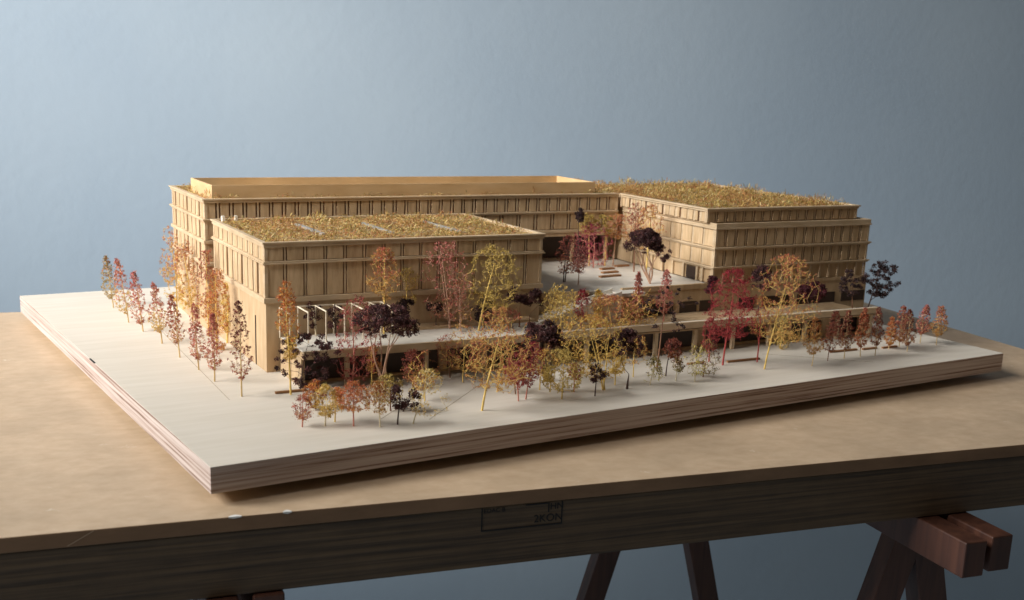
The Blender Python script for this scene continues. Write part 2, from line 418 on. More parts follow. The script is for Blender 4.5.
for z0, z1, o_ in ((.0795, .0835, .0016), (.1060, .1100, .0016), (.1318, .1336, .0012), (.1336, .1355, .0026), (.1540, .1572, .0010), (.1572, bh, .0026)):
    m = MB(); t = .003; x1 = bx1-.0006
    if z0 > .105: m.box(bx0-o_, x1, by0-o_, by0+t, z0, z1)
    else: m.box(bx0-o_, .460, by0-o_, by0+t, z0, z1)
    m.box(bx0-o_, x1, by1-t, by1+o_, z0, z1); m.box(bx0-o_, bx0+t, by0+t, by1-t, z0, z1)
    m.build('cornice', 'basswood_trim', Bk, bevel=.0003)
B(bx0+.004, bx1-.0004, by0+.004, by1-.004, bh-.0049, bh-.0030).build('roof_deck', 'basswood', Bk)
px0, px1, py0, py1, pz = .1345, .668, .5100, .6150, .1735
m = MB(); t = .0020
m.box(px0, px1, py0, py0+t, bh-.003, pz); m.box(px0, px1, py1-t, py1, bh-.003, pz)
m.box(px0, px0+t, py0+t, py1-t, bh-.003, pz); m.box(px1-t, px1, py0+t, py1-t, bh-.003, pz)
m.build('roof_screen', 'screen', Bk)
moss('green_roof', Bk, [(bx0+.004, bx1, by0+.004, py0-.0005), (bx0+.004, px0-.0005, py0, by1-.004), (px1+.0005, bx1, py0, by1-.004), (px0, px1, py1+.001, by1-.004)], bh-.0030, 340000, 5, .0110)

# ---- block C, the right wing with a set back top floor
cx0, cx1, cy0, cy1 = .7030, .9570, .2985, .6420
dx0, dx1, dy0 = .7085, .9700, .2854
zc = .0645
Cw = empty('right_wing', (0,0,0), label='four storey wooden wing on the right with a set back top floor and mossy roof', cat='model building')
B(dx0+I, dx1-I, dy0+I, cy1-I, zc, .1395).build('wall', 'basswood', Cw)
B(cx0+I, cx1-I, cy0+I, cy1-I, .1396, bh-.004).build('upper_wall', 'basswood', Cw)
facade(Cw, Face('front', dy0+I, dx0+.0004, dx1-.0004), [(.0865, .1072, 16, .66, 'plain'), (.1110, .1335, 16, .66, 'plain')], .0020, 11)
facade(Cw, Face('front', cy0+I, cx0+.0004, cx1-.0004), [(.1410, .1545, 17, .62, 'plain')], .0020, 12)
m = MB(); Ff = Face('front', dy0+I, dx0, dx1)
for i in range(17):
    c = dx0+.0016+(dx1-dx0-.0032)*i/16; Ff.box(MB(), c-.0012, c+.0012, .0001, .0022, .0650, .0830).build('pilaster', 'basswood_trim', Cw)
facade(Cw, Face('left', dx0+I, dy0+I, by0-.0008), [(.0865, .1072, 9, .80, 'plain'), (.1110, .1335, 9, .80, 'plain')], .0034, 13)
facade(Cw, Face('left', cx0+I, cy0+I, by0-.0008), [(.1410, .1545, 15, .62, 'slats')], .0042, 14)
m = MB(); Fl = Face('left', dx0+I, dy0, by0)
for a in (.2886, .3075, .3185, .3480, .3720, .3960, .4200, .4440, .4680): Fl.box(MB(), a, a+.0038, .0001, .0026, .0646, .0830).build('pilaster', 'basswood_trim', Cw)
B(dx0+.0015, dx0+I+.0002, .3245, .3440, .0652, .0805).build('door', 'dark', Cw)
for f_, rw, jj in ((Face('right', dx1-I, dy0+I, cy1-I), [(.0865, .1072, 20, .76, 'plain'), (.1110, .1335, 20, .76, 'plain')], 15), (Face('right', cx1-I, cy0+I, cy1-I), [(.1410, .1545, 20, .7, 'plain')], 16)):
    facade(Cw, f_, rw, .003, jj, False)
def ringc(x0, x1, y0, z0, z1, o_, name='cornice'):
    m = MB(); t = .003; yb = by0-.0008
    m.box(x0-o_, x1+o_, y0-o_, y0+t, z0, z1); m.box(x0-o_, x0+t, y0+t, yb, z0, z1); m.box(x1-t, x1+o_, y0+t, cy1, z0, z1)
    m.build(name, 'basswood_trim', Cw, bevel=.0003)
for z0, z1, o_ in ((.0830, .0848, .0012), (.0848, .0865, .0028), (.1072, .1090, .0012), (.1090, .1110, .0028), (.1335, .1356, .0014)): ringc(dx0, dx1, dy0, z0, z1, o_)
ringc(dx0, dx1, dy0, .1356, .1412, .0004, 'parapet')
ringc(cx0, cx1, cy0, .1545, .1572, .0008); ringc(cx0, cx1, cy0, .1572, bh, .0026, 'parapet_coping')
B(cx0+.0032, cx1-.004, cy0+.004, cy1-.004, bh-.0039, bh-.0025).build('roof_deck', 'basswood', Cw)
moss('green_roof', Cw, [(cx0+.004, cx1-.010, cy0+.004, cy1-.001)], bh-.0026, 340000, 9, .0150)

# ---- upper podium with the courtyard, stair cut into its front
UP = empty('upper_podium', (0,0,0), label='raised wooden podium carrying the courtyard, with dark windows below the right wing', cat='podium')
ux0, ux1, uy0 = .4575, .9740, .2860
B(ux0, ux1, uy0, .640, 0, .0600).build('wall', 'basswood', UP)
B(ux0, dx0, uy0+.0035, by0-.0007, .0601, .0642).build('courtyard_floor', 'terrace', UP)
B(ux0, dx0, by0-.0007, by0+.060, .0601, .0642).build('courtyard_floor', 'terrace', UP)
B(ux0+.002, .5250, uy0-.0012, uy0+.0033, .0601, .0662).build('parapet', 'basswood', UP)
B(.5720, dx0, uy0-.0012, uy0+.0033, .0601, .0662).build('parapet', 'basswood', UP)
B(dx0, ux1, uy0-.0012, uy0+.004, .0601, .0644).build('parapet', 'basswood', UP)
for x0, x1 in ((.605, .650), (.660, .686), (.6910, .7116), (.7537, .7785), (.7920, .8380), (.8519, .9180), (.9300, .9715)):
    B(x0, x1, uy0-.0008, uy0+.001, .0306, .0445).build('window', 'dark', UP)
for (x, y, L) in ((.613, .3760, .034), (.630, .4030, .026), (.643, .4300, .022), (.678, .4470, .022)):
    o = B(-L/2, L/2, -.003, .003, 0, .0022).build('courtyard_bench', 'brownrod', None, (x, y, .0642), rot=(0, 0, .12))
    tag(o, {.613: 'longest brown bench strip on the courtyard floor, nearest the stair', .630: 'second brown bench strip from the stair on the courtyard floor',
            .643: 'third brown bench strip from the stair on the courtyard floor', .678: 'short brown bench strip deepest in the courtyard near the back block'}[x], 'bench', 'brown bench strips on the courtyard')
# stair running down along the podium front to the terrace
STR = empty('outdoor_stair', (0,0,0), label='long white card stair running down from the courtyard to the terrace', cat='stair')
n = 13; xa, xb, za, zb = .556, .446, .0642, .0330
m = MB()
for i in range(n):
    x1 = xa-(xa-xb)*i/n; x0 = xa-(xa-xb)*(i+1)/n; z1 = za-(za-zb)*(i+1)/n+.0002
    m.box(x0, x1, uy0-.0225, uy0-.0040, .0306, z1)
m.build('steps', 'terrace', STR)
m = MB()
for yy in (uy0-.0250, uy0-.0038):
    k = len(m.v); a0, a1 = yy, yy+.0022
    m.v += [(xa, a0, .0306), (xb-.004, a0, .0306), (xb-.004, a0, zb+.0035), (xa, a0, za+.0035), (xa, a1, .0306), (xb-.004, a1, .0306), (xb-.004, a1, zb+.0035), (xa, a1, za+.0035)]
    m.f += [(k, k+3, k+2, k+1), (k+4, k+5, k+6, k+7), (k, k+1, k+5, k+4), (k+1, k+2, k+6, k+5), (k+2, k+3, k+7, k+6), (k+3, k, k+4, k+7)]
m.build('side_wall', 'white', STR)
B(xa, xa+.035, uy0-.0225, uy0+.0030, .0600, .0642).build('landing', 'terrace', STR)
B(xa+.004, xa+.010, uy0-.016, uy0-.010, .0305, .0600).build('landing_post', 'basswood', STR)
# ---- lower podium with the covered walk
LP = empty('lower_podium', (0,0,0), label='low front podium with slim columns, dark openings and a pale terrace on top', cat='podium')
lx0, lx1, ly0 = .1430, .9150, .2010
B(lx0, .4400, ly0, ay0-.0046, .0300, .0372).build('roof_slab', 'basswood', LP, bevel=.0003)
B(.4402, lx1, ly0, uy0-.0015, .0280, .0297).build('roof_slab', 'basswood', LP)
B(lx0, lx1, ly0-.0018, ly0+.002, .0310, .0386).build('fascia', 'basswood_trim', LP, bevel=.0003)
B(lx0+.0005, .4400, ly0+.0022, ay0-.0048, .0373, .0382).build('terrace_deck', 'terrace', LP)
B(.4404, lx1-.0005, ly0+.0056, uy0-.0015, .0298, .0304).build('terrace_deck', 'basswood', LP)  # darker wood tone stands in for shade on this stretch of deck
B(.4404, lx1-.0005, ly0+.0022, ly0+.0054, .0302, .0384).build('coping', 'terrace', LP)
for i, x in enumerate((.190, .277, .345, .4105, .4745, .5260, .5686, .625, .6819, .7383, .795, .850, .9060)):
    B(x-.0022, x+.0022, ly0+.0020, ly0+.0064, .0001, .0300 if x < .44 else .0279).build('column', 'basswood_trim', LP)
B(lx0, lx0+.0035, ly0+.0068, ay0-.0046, .0001, .0299).build('end_wall', 'basswood', LP)
B(lx1-.012, lx1-.0085, ly0+.010, ay0-.0046, .0001, .0279).build('end_wall', 'basswood', LP)
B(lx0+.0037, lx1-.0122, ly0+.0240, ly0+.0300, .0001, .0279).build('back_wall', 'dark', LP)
B(lx0+.0037, lx1-.0122, ly0+.0215, ly0+.0238, .0001, .0030).build('plinth', 'basswood', LP)
for x0, x1 in ((.300, .310), (.430, .452), (.640, .655), (.76, .79), (.84, .855)):
    B(x0, x1, ly0+.0215, ly0+.0239, .0032, .0278).build('wall_panel', 'basswood', LP)
# ---- white pergola on the terrace
PG = empty('white_pergola', (0,0,0), label='white open pergola of thin bars in front of the low block left end', cat='pergola')
zt = .0700
xs = [.1415, .1610, .1800, .2000, .2200, .2400, .2530]
for i, x in enumerate(xs):
    m = MB(); yb, yf = ay0-.0075, ay0-.0420
    m.prism((x, yb, zt), (x, yf, zt), .0011, .0011); zb_ = .0384
    zf = .0002 if i == 0 else zb_
    m.prism((x, yf+.0007, zf), (x, yf+.0007, zt-.0006), .0011, .0011); m.prism((x, yb-.0007, zb_), (x, yb-.0007, zt-.0006), .0011, .0011)
    m.build('frame', 'cream', PG)
MB().prism((xs[0], ay0-.0068, zt-.0002), (xs[-1], ay0-.0068, zt-.0002), .0011, .0011).build('top_rail', 'cream', PG)
B(xs[0]-.0016, xs[0]-.0008, ay0-.0475, ay0-.0385, .0330, .0450).build('paper_flag', 'cream', PG)
# ---- brown bench strips on the forecourt
for (x0, x1, y, lab) in ((.5792, .6019, .155, 'brown bench strip left of the big crimson tree'), (.6298, .6772, .148, 'longest brown bench strip, right of the big crimson tree'),
        (.7854, .8281, .146, 'brown bench strip, left one of three at the right front'), (.8355, .8590, .144, 'brown bench strip, middle one of three at the right front'),
        (.8663, .8910, .1415, 'brown bench strip, right one of three at the right front'), (.1125, .1440, .196, 'brown strip on the board at the left end of the low podium')):
    L = x1-x0
    o = B(-L/2, L/2, -.0015, .0015, 0, .0022).build('bench_strip', 'brownrod', None, ((x0+x1)/2, y, .0002), bevel=.0002)
    tag(o, lab, 'bench', 'brown bench strips on the forecourt')
TREES = [
 ('trees in the row along the left edge of the base', 'conical_tree', [
  (0.0453, 0.6827, 0.0, 0.0683, 0.0146, 0.0098, -0.0073, 'cone', 'olivepink', 'tan', 'slim olive and pink conical tree, nearest the far left corner of the base'),
  (0.0457, 0.5827, 0.0, 0.0789, 0.0133, 0.0111, -0.0106, 'cone', 'pinkyellow', 'tan', 'slim pink tree fading to yellow, second from the far left corner of the base'),
  (0.0516, 0.5246, 0.0, 0.0717, 0.0117, 0.0107, -0.0083, 'cone', 'pinkred', 'tan', 'leaning rose red conical tree, third in the left row counted from the far corner'),
  (0.0586, 0.4528, 0.0, 0.0701, 0.0159, 0.0103, -0.0069, 'cone', 'pinkyellow', 'tan', 'short conical tree with pink tip and yellow foot, fourth from the far left corner'),
  (0.062, 0.3782, 0.0, 0.068, 0.0184, 0.0098, -0.0076, 'cone', 'rustpink', 'tan', 'dusty red conical tree with tan twigs, fifth in the left row from the far corner'),
  (0.0671, 0.316, 0.0, 0.0702, 0.0129, 0.0089, -0.0026, 'cone', 'pinkred', 'tan', 'slim light pink tree with airy twigs, third from the near end of the left row'),
  (0.0704, 0.2634, 0.0, 0.0694, 0.014, 0.0086, -0.0005, 'cone', 'pinkred', 'tan', 'rose pink conical tree before an orange one, second from near end of left row'),
  (0.0803, 0.1979, 0.0, 0.0927, 0.0204, 0.0116, -0.0019, 'cone', 'maroon', 'tan', 'dark maroon conical tree, nearest to the viewer in the left row'),
 ]),
 ('tall trees beside the left facade', 'poplar_tree', [
  (0.1108, 0.6052, 0.0, 0.1147, 0.0207, 0.0166, -0.0064, 'tall', 'pinkgold', 'gold', 'tall golden poplar with a pink leaning tip, leftmost beside the left facades'),
  (0.1182, 0.5561, 0.0, 0.1046, 0.0189, 0.0174, -0.0075, 'tall', 'goldpink', 'gold', 'tall poplar with a broad rust pink top, second from the left beside the left facades'),
  (0.1179, 0.4758, 0.0, 0.1057, 0.0217, 0.0142, -0.0012, 'tall', 'rustpink', 'gold', 'tall poplar with a pointed rust pink top at the gap between the two left facades'),
  (0.1082, 0.4007, 0.0, 0.0952, 0.0, 0.0135, 0.0022, 'tall', 'orange', 'gold', 'tall orange and golden poplar behind the second nearest pink tree of the left row'),
  (0.1278, 0.4321, 0.0, 0.0701, 0.0095, 0.0116, 0.0035, 'tall', 'yellow', 'gold', 'thin pale yellow poplar with few leaves nearest the front corner of the left facade'),
 ]),
 ('trees on the forecourt', 'forecourt_tree', [
  (0.1252, 0.1868, 0.0, 0.1124, 0.0351, 0.0117, -0.0035, 'tall', 'orangeyellow', 'gold', 'slim orange topped tree beside the left end of the white pergola'),
  (0.1383, 0.198, 0.0, 0.0576, 0.0072, 0.0326, 0.0059, 'blobs', 'purple', 'dark', 'dark purple tree with clustered leaves at the left end of the low podium'),
  (0.1929, 0.1985, 0.0, 0.0923, 0.0146, 0.0202, 0.0051, 'fluffy', 'crimsonsoft', 'pink', 'crimson and rose tree between the dark clustered tree and the dark umbrella tree'),
  (0.2108, 0.1918, 0.0, 0.0426, 0.0146, 0.0091, 0.002, 'sparse', 'orange', 'gold', 'bare yellow trunk with a thin orange crown under the dark umbrella tree'),
  (0.218, 0.1827, 0.0, 0.0836, 0.0481, 0.0343, 0.004, 'umbrella', 'purple', 'pinktan', 'large dark purple umbrella shaped tree with many pale spreading branches'),
  (0.2474, 0.1696, 0.0, 0.0394, 0.0104, 0.0121, 0.0, 'fluffy', 'rustpink', 'dark', 'small rust red tree in front of the first dark opening of the podium'),
  (0.1013, 0.0795, 0.0, 0.0285, 0.0092, 0.0089, 0.0009, 'sparse', 'rustpink', 'pink', 'very small pinkish tree, leftmost of the little trees near the front edge'),
  (0.1315, 0.1307, 0.0, 0.0271, 0.0058, 0.0112, -0.0007, 'fluffy', 'orangeyellow', 'brown', 'small orange yellow tree with a short thick brown trunk'),
  (0.1211, 0.075, 0.0, 0.0378, 0.0121, 0.0098, 0.0009, 'fluffy', 'yellow', 'pale', 'small pale yellow tree with a white stem, between orange little trees near the front edge'),
  (0.1336, 0.0837, 0.0, 0.0318, 0.0113, 0.0081, 0.0018, 'sparse', 'orangeyellow', 'gold', 'small thin yellow orange tree just left of the orange red little one'),
  (0.1441, 0.066, 0.0, 0.0407, 0.0177, 0.0143, 0.0009, 'fluffy', 'orange', 'pink', 'small orange red tree with a pink stem and wide crown near the front edge'),
  (0.1653, 0.0543, 0.0, 0.0416, 0.0158, 0.0116, -0.0027, 'fluffy', 'rustyellow', 'pale', 'small rusty yellow tree with a whitish stem near the front edge'),
  (0.1943, 0.0991, 0.0, 0.0349, 0.0117, 0.0141, -0.0028, 'fluffy', 'oliveyellow', 'brown', 'small olive brown tree with a flat crown beneath the dark umbrella tree'),
  (0.1832, 0.0557, 0.0, 0.0359, 0.0164, 0.009, 0.0009, 'blobs', 'purple', 'dark', 'small black tree with a clustered crown nearest the front edge'),
  (0.2041, 0.0934, 0.0, 0.0209, 0.0034, 0.0084, 0.0113, 'blobs', 'purple', 'dark', 'small black leaning tree with drooping clusters, just right of the nearest black tree'),
  (0.1964, 0.0522, 0.0, 0.0513, 0.0122, 0.0163, 0.0136, 'sparse', 'yellow', 'pale', 'bright yellow bushy little tree with a pale stem, right of the black clustered trees'),
  (0.3052, 0.1718, 0.0, 0.0598, 0.0176, 0.0228, -0.0016, 'sparse', 'orangepink', 'gold', 'orange pink tree with a straight pale yellow trunk in front of the podium columns'),
  (0.3211, 0.177, 0.0, 0.0407, 0.0129, 0.0126, -0.001, 'sparse', 'rustpink', 'brown', 'thin brown trunked tree just behind the big leaning golden trunk'),
  (0.2752, 0.0697, 0.0, 0.099, 0.0299, 0.0294, 0.0142, 'leaning', 'orangegold', 'gold', 'big tree with a leaning bright yellow trunk and spreading orange pink branches'),
  (0.3238, 0.0875, 0.0, 0.0484, 0.0173, 0.0118, -0.0029, 'fluffy', 'crimsonsoft', 'pink', 'small rose red tree, left one of two red trees left of centre in front'),
  (0.3339, 0.0896, 0.0, 0.0582, 0.0189, 0.0128, 0.004, 'fluffy', 'crimson', 'pink', 'small crimson tree, right one of two red trees left of centre in front'),
  (0.3341, 0.1118, 0.0, 0.033, 0.0124, 0.007, -0.0035, 'sparse', 'rustpink', 'brown', 'small tree with a thick dark brown stump hidden behind the small rose red tree'),
  (0.3886, 0.1474, 0.0, 0.0633, 0.0334, 0.0221, -0.0042, 'umbrella', 'purple', 'dark', 'dark purple wide crowned tree behind the crimson tree near the middle'),
  (0.3709, 0.1063, 0.0, 0.0272, 0.0126, 0.0091, 0.001, 'sparse', 'oliveyellow', 'gold', 'thin short yellow stemmed tree between the crimson tree and the olive yellow tree'),
  (0.3202, 0.1254, 0.0, 0.0557, 0.0146, 0.0182, 0.003, 'sparse', 'rustyellow', 'gold', 'wiry rusty yellow tree between the leaning golden trunk and the two red trees'),
  (0.3652, 0.1168, 0.0, 0.0419, 0.0189, 0.0153, 0.001, 'sparse', 'gold', 'gold', 'wiry golden tree just right of the small crimson tree, before the dark purple one'),
  (0.4875, 0.1292, 0.0, 0.0474, 0.0188, 0.0162, -0.0011, 'sparse', 'rustyellow', 'gold', 'wiry yellow brown tree behind the black round headed tree'),
  (0.3001, 0.1938, 0.0, 0.0472, 0.0151, 0.0179, -0.0021, 'sparse', 'rustpink', 'brown', 'wiry rust tree before the podium, left of the straight pale yellow trunk'),
  (0.2385, 0.12, 0.0, 0.0489, 0.0151, 0.0146, -0.001, 'sparse', 'orangegold', 'gold', 'wiry orange tree behind the bright yellow bushy little tree'),
  (0.3686, 0.0784, 0.0, 0.0499, 0.0133, 0.0189, -0.002, 'fluffy', 'oliveyellow', 'gold', 'olive yellow round tree with red leaves at its right side, near the middle front'),
  (0.3941, 0.0975, 0.0, 0.0293, 0.0147, 0.0081, -0.001, 'sparse', 'crimson', 'pink', 'small red low tree touching the right side of the olive yellow tree'),
  (0.4261, 0.0939, 0.0, 0.0775, 0.0191, 0.0339, -0.0149, 'leaning', 'gold', 'gold', 'big golden yellow tree with several leaning yellow trunks at the middle of the podium'),
  (0.406, 0.0764, 0.0, 0.0311, 0.0166, 0.0101, 0.0, 'blobs', 'purple', 'dark', 'small dark purple tree in front of the big golden tree'),
  (0.4498, 0.1068, 0.0, 0.0376, 0.0151, 0.0094, 0.0, 'fluffy', 'yellow', 'gold', 'small yellow tree between the big golden tree and the black round tree'),
  (0.4525, 0.0883, 0.0, 0.0613, 0.0298, 0.0165, -0.0021, 'umbrella', 'purple', 'dark', 'black round headed tree right of the big golden tree'),
  (0.485, 0.0937, 0.0, 0.0292, 0.0054, 0.0105, 0.0032, 'sparse', 'yellowgreen', 'pale', 'tiny sparse yellow green tree right of the black round headed tree'),
  (0.524, 0.1204, 0.0, 0.0411, 0.0223, 0.0098, 0.006, 'fluffy', 'rustdark', 'dark', 'small rust brown tree with a dark stem beside the podium column'),
  (0.5367, 0.1545, 0.0, 0.0915, 0.0433, 0.0346, 0.0078, 'dots', 'black', 'brown', 'tall open tree with scattered black leaf clusters in front of the upper podium'),
  (0.5217, 0.098, 0.0, 0.0253, 0.0121, 0.0075, 0.0011, 'sparse', 'olivedark', 'pale', 'tiny olive tree with few dark leaves and pale stem, right of a rust brown tree'),
  (0.5387, 0.0872, 0.0, 0.0427, 0.011, 0.0117, -0.0011, 'sparse', 'yellowgreen', 'pale', 'small yellow tree with a pale stem before the bench left of the crimson tree'),
  (0.5607, 0.1022, 0.0, 0.0423, 0.0078, 0.012, 0.0054, 'sparse', 'olivedark', 'brown', 'small olive tree with a brown stem before the bench left of the crimson tree'),
  (0.616, 0.1384, 0.0, 0.1106, 0.0412, 0.0261, 0.006, 'fluffybig', 'crimson', 'red', 'big bright crimson tree with a red trunk, left of the right wing corner'),
  (0.6117, 0.158, 0.0, 0.0515, 0.0165, 0.0103, -0.0011, 'fluffy', 'crimsonsoft', 'red', 'small dull red tree in the shade left of the big crimson tree'),
  (0.6659, 0.1385, 0.0, 0.0774, 0.0343, 0.0127, 0.0, 'sparse', 'rustyellow', 'red', 'thin rusty tree with a dark red trunk, right end of the second bench'),
  (0.6513, 0.1078, 0.0, 0.1304, 0.0404, 0.0293, 0.0174, 'fluffybig', 'orangepink', 'gold', 'big orange pink tree with a bright yellow trunk in front of the right wing'),
  (0.7395, 0.184, 0.0, 0.041, 0.0037, 0.0097, 0.0012, 'sparse', 'oliveyellow', 'gold', 'small golden tree at the podium columns behind the big orange pink tree'),
 ]),
 ('trees in the row at the right front', 'conical_tree', [
  (0.7145, 0.1001, 0.0, 0.0561, 0.0165, 0.0115, -0.0011, 'cone', 'rustyellow', 'tan', 'rusty yellow tree, first from the left in the right front row'),
  (0.751, 0.1131, 0.0, 0.0596, 0.0132, 0.0117, 0.0035, 'cone', 'rustdark', 'brown', 'dark rust tree, second from the left in the right front row'),
  (0.7793, 0.1165, 0.0, 0.0573, 0.0128, 0.0095, 0.0, 'cone', 'rustdark', 'tan', 'brown red tree by the longest right bench, third from left in the right row'),
  (0.8062, 0.1179, 0.0, 0.059, 0.0141, 0.0084, 0.0, 'cone', 'rustred', 'tan', 'narrow orange red tree between two benches, fourth from the left in the right front row'),
  (0.8279, 0.1152, 0.0, 0.0583, 0.0143, 0.0084, -0.0012, 'cone', 'rustdark', 'tan', 'narrow dark red tree over a short bench, fifth from left in the right row'),
  (0.8732, 0.137, 0.0, 0.0403, 0.0063, 0.0074, 0.0, 'cone', 'orange', 'tan', 'short orange tree at the podium end, sixth from the left in the right front row'),
  (0.8948, 0.1413, 0.0, 0.0521, 0.009, 0.01, 0.0, 'cone', 'rustpink', 'tan', 'pink brown tree just beyond the end of the podium roof'),
  (0.8845, 0.1184, 0.0, 0.0519, 0.0094, 0.0098, -0.0025, 'cone', 'rustdark', 'tan', 'dark red brown tree nearest the end of the podium roof, right of the orange one'),
  (0.9403, 0.1497, 0.0, 0.0492, 0.0143, 0.0096, 0.0025, 'cone', 'pinkred', 'tan', 'pink topped tree, second from the right end of the right front row'),
  (0.9513, 0.1336, 0.0, 0.0502, 0.0142, 0.0114, 0.0013, 'cone', 'orangepink', 'tan', 'orange and pink tree at the far right end of the right front row'),
 ]),
 ('trees on the podium terrace', 'terrace_tree', [
  (0.1796, 0.2697, 0.038, 0.0352, 0.0096, 0.0115, -0.0031, 'blobs', 'purple', 'pale', 'dark leaved tree growing between the white pergola frames'),
  (0.1992, 0.263, 0.038, 0.0321, 0.0086, 0.0089, -0.0011, 'blobs', 'purple', 'dark', 'small dark clustered tree right inside the white pergola'),
  (0.2506, 0.256, 0.038, 0.0922, 0.0369, 0.0192, -0.0011, 'tall', 'orangepink', 'gold', 'tall olive and orange pink tree on the terrace behind the dark umbrella tree'),
  (0.286, 0.277, 0.038, 0.0664, 0.0312, 0.0143, 0.0002, 'sparse', 'oliveyellow', 'gold', 'slim olive tree with yellow trunk on the terrace right of the pergola'),
  (0.282, 0.2616, 0.038, 0.0341, 0.0243, 0.0076, -0.0033, 'blobs', 'black', 'dark', 'tiny black leaved tree at the right end of the pergola'),
  (0.3165, 0.2667, 0.038, 0.0279, 0.0169, 0.0099, 0.0, 'blobs', 'black', 'dark', 'small black flat crowned tree on the terrace left of the tall pink tree'),
  (0.3317, 0.2616, 0.038, 0.0941, 0.018, 0.0265, -0.0083, 'tallwide', 'pinkred', 'pinktan', 'tall wide pink tree with two pale trunks on the terrace before the front block'),
  (0.3358, 0.2434, 0.038, 0.0672, 0.01, 0.0164, -0.0022, 'sparse', 'orangepink', 'pinktan', 'slim orange pink tree standing right beside the tall wide pink tree'),
  (0.3541, 0.2372, 0.038, 0.0946, 0.0322, 0.0252, 0.0148, 'leaning', 'oliveyellow', 'gold', 'olive tree with a bright yellow forked trunk leaning right on the terrace'),
  (0.3671, 0.2497, 0.038, 0.0315, 0.0091, 0.0144, -0.0022, 'blobs', 'black', 'dark', 'small black leaved tree at the foot of the olive forked tree'),
  (0.4072, 0.2419, 0.038, 0.0443, 0.0251, 0.0101, -0.0045, 'umbrella', 'purple', 'brown', 'dark purple round tree at the front block right corner, left one of a pair'),
  (0.4207, 0.2432, 0.038, 0.0399, 0.0206, 0.0118, 0.0034, 'umbrella', 'purple', 'brown', 'dark purple round tree at the front block right corner, right one of a pair'),
  (0.3862, 0.2263, 0.038, 0.0258, 0.0011, 0.0187, -0.0022, 'sparse', 'rustpink', 'brown', 'rust pink bushy tree on the terrace below the pair of dark purple trees'),
  (0.5362, 0.2285, 0.038, 0.04, 0.0071, 0.0198, 0.0209, 'sparse', 'rustyellow', 'gold', 'wiry golden tree on the terrace right of the wide gold and pink tree'),
  (0.4471, 0.217, 0.038, 0.0521, 0.0102, 0.019, -0.0011, 'fluffy', 'yellow', 'gold', 'bright yellow tree on the terrace left of the white stair'),
  (0.4898, 0.2439, 0.038, 0.0375, 0.0118, 0.0092, 0.0, 'fluffy', 'crimson', 'pink', 'small crimson tree beside the white stair'),
  (0.5207, 0.2584, 0.038, 0.0334, 0.0168, 0.0059, 0.0, 'fluffy', 'yellow', 'gold', 'tiny yellow tree at the top end of the white stair'),
  (0.5184, 0.2224, 0.038, 0.0327, 0.0, 0.0288, -0.0023, 'fluffybig', 'goldpink', 'gold', 'wide gold and pink tree on the terrace right of the white stair'),
  (0.5671, 0.2432, 0.038, 0.055, 0.0072, 0.0083, -0.0012, 'cone', 'rustpink', 'pink', 'slender rose tree on the terrace, left one of two before the courtyard edge'),
  (0.6098, 0.2484, 0.038, 0.0548, 0.011, 0.0103, 0.0, 'cone', 'pinkred', 'pink', 'slender pink tree on the terrace, right one of two before the courtyard edge'),
  (0.687, 0.2568, 0.038, 0.0402, 0.0239, 0.0093, -0.0012, 'umbrella', 'maroondark', 'brown', 'dark maroon tree behind the left side of the big crimson tree'),
  (0.7505, 0.2433, 0.038, 0.0546, 0.0242, 0.0126, 0.0013, 'umbrella', 'purple', 'dark', 'black tree on the terrace between the crimson and the orange pink tree'),
  (0.827, 0.233, 0.038, 0.0324, 0.0156, 0.0179, 0.0013, 'umbrella', 'maroondark', 'pinktan', 'dark red flat crowned tree with forked pale stem before the right wing'),
  (0.8929, 0.2265, 0.038, 0.046, 0.0211, 0.0169, -0.0026, 'blobs', 'black', 'brown', 'black sparse tree near the right end of the right wing'),
  (0.9144, 0.2197, 0.038, 0.0566, 0.0198, 0.0222, 0.0131, 'blobs', 'black', 'dark', 'leaning black tree with leaf clusters at the right end of the podium roof'),
 ]),
 ('trees in the raised courtyard', 'courtyard_tree', [
  (0.6098, 0.4528, 0.064, 0.0793, 0.062, 0.0068, 0.0, 'dots', 'black', 'dark', 'thin bare tree with a few black leaves at the back of the courtyard'),
  (0.6356, 0.4638, 0.064, 0.071, 0.0466, 0.0123, -0.0055, 'fluffy', 'oliveyellow', 'gold', 'olive gold tree at the courtyard back, left of the pale tall trunks'),
  (0.6577, 0.4578, 0.064, 0.0684, 0.044, 0.0137, -0.0041, 'dots', 'oliveyellow', 'gold', 'olive tree with a forked pale yellow trunk in the courtyard'),
  (0.6688, 0.4548, 0.064, 0.0713, 0.0413, 0.0165, 0.0041, 'fluffy', 'orangegold', 'pinktan', 'gold crowned tree with a straight pale pink trunk in the courtyard'),
  (0.6329, 0.4465, 0.064, 0.0596, 0.0082, 0.0244, -0.0041, 'fluffy', 'magenta', 'pink', 'magenta tree in the courtyard near the corner of the front block'),
  (0.5345, 0.3578, 0.064, 0.0576, 0.0151, 0.0138, 0.0013, 'fluffy', 'rustdark', 'dark', 'dark brown tree with two dark trunks at the left of the courtyard'),
  (0.5388, 0.3336, 0.064, 0.0483, 0.0186, 0.0105, 0.0012, 'fluffy', 'maroon', 'pinktan', 'small maroon tree with a thin stem at the courtyard front left'),
  (0.6677, 0.4015, 0.064, 0.0916, 0.0429, 0.0134, -0.0027, 'fluffy', 'rustpink', 'brown', 'tall rust and pink tree before the lit side of the right wing, left of two'),
  (0.674, 0.3826, 0.064, 0.0909, 0.0372, 0.0172, 0.0013, 'fluffy', 'orangepink', 'gold', 'tall orange tree before the lit left facade of the right wing, right of two'),
  (0.6325, 0.3135, 0.064, 0.0679, 0.0329, 0.0239, -0.0101, 'umbrella', 'purple', 'pinktan', 'dark purple multi stemmed tree at the right of the courtyard'),
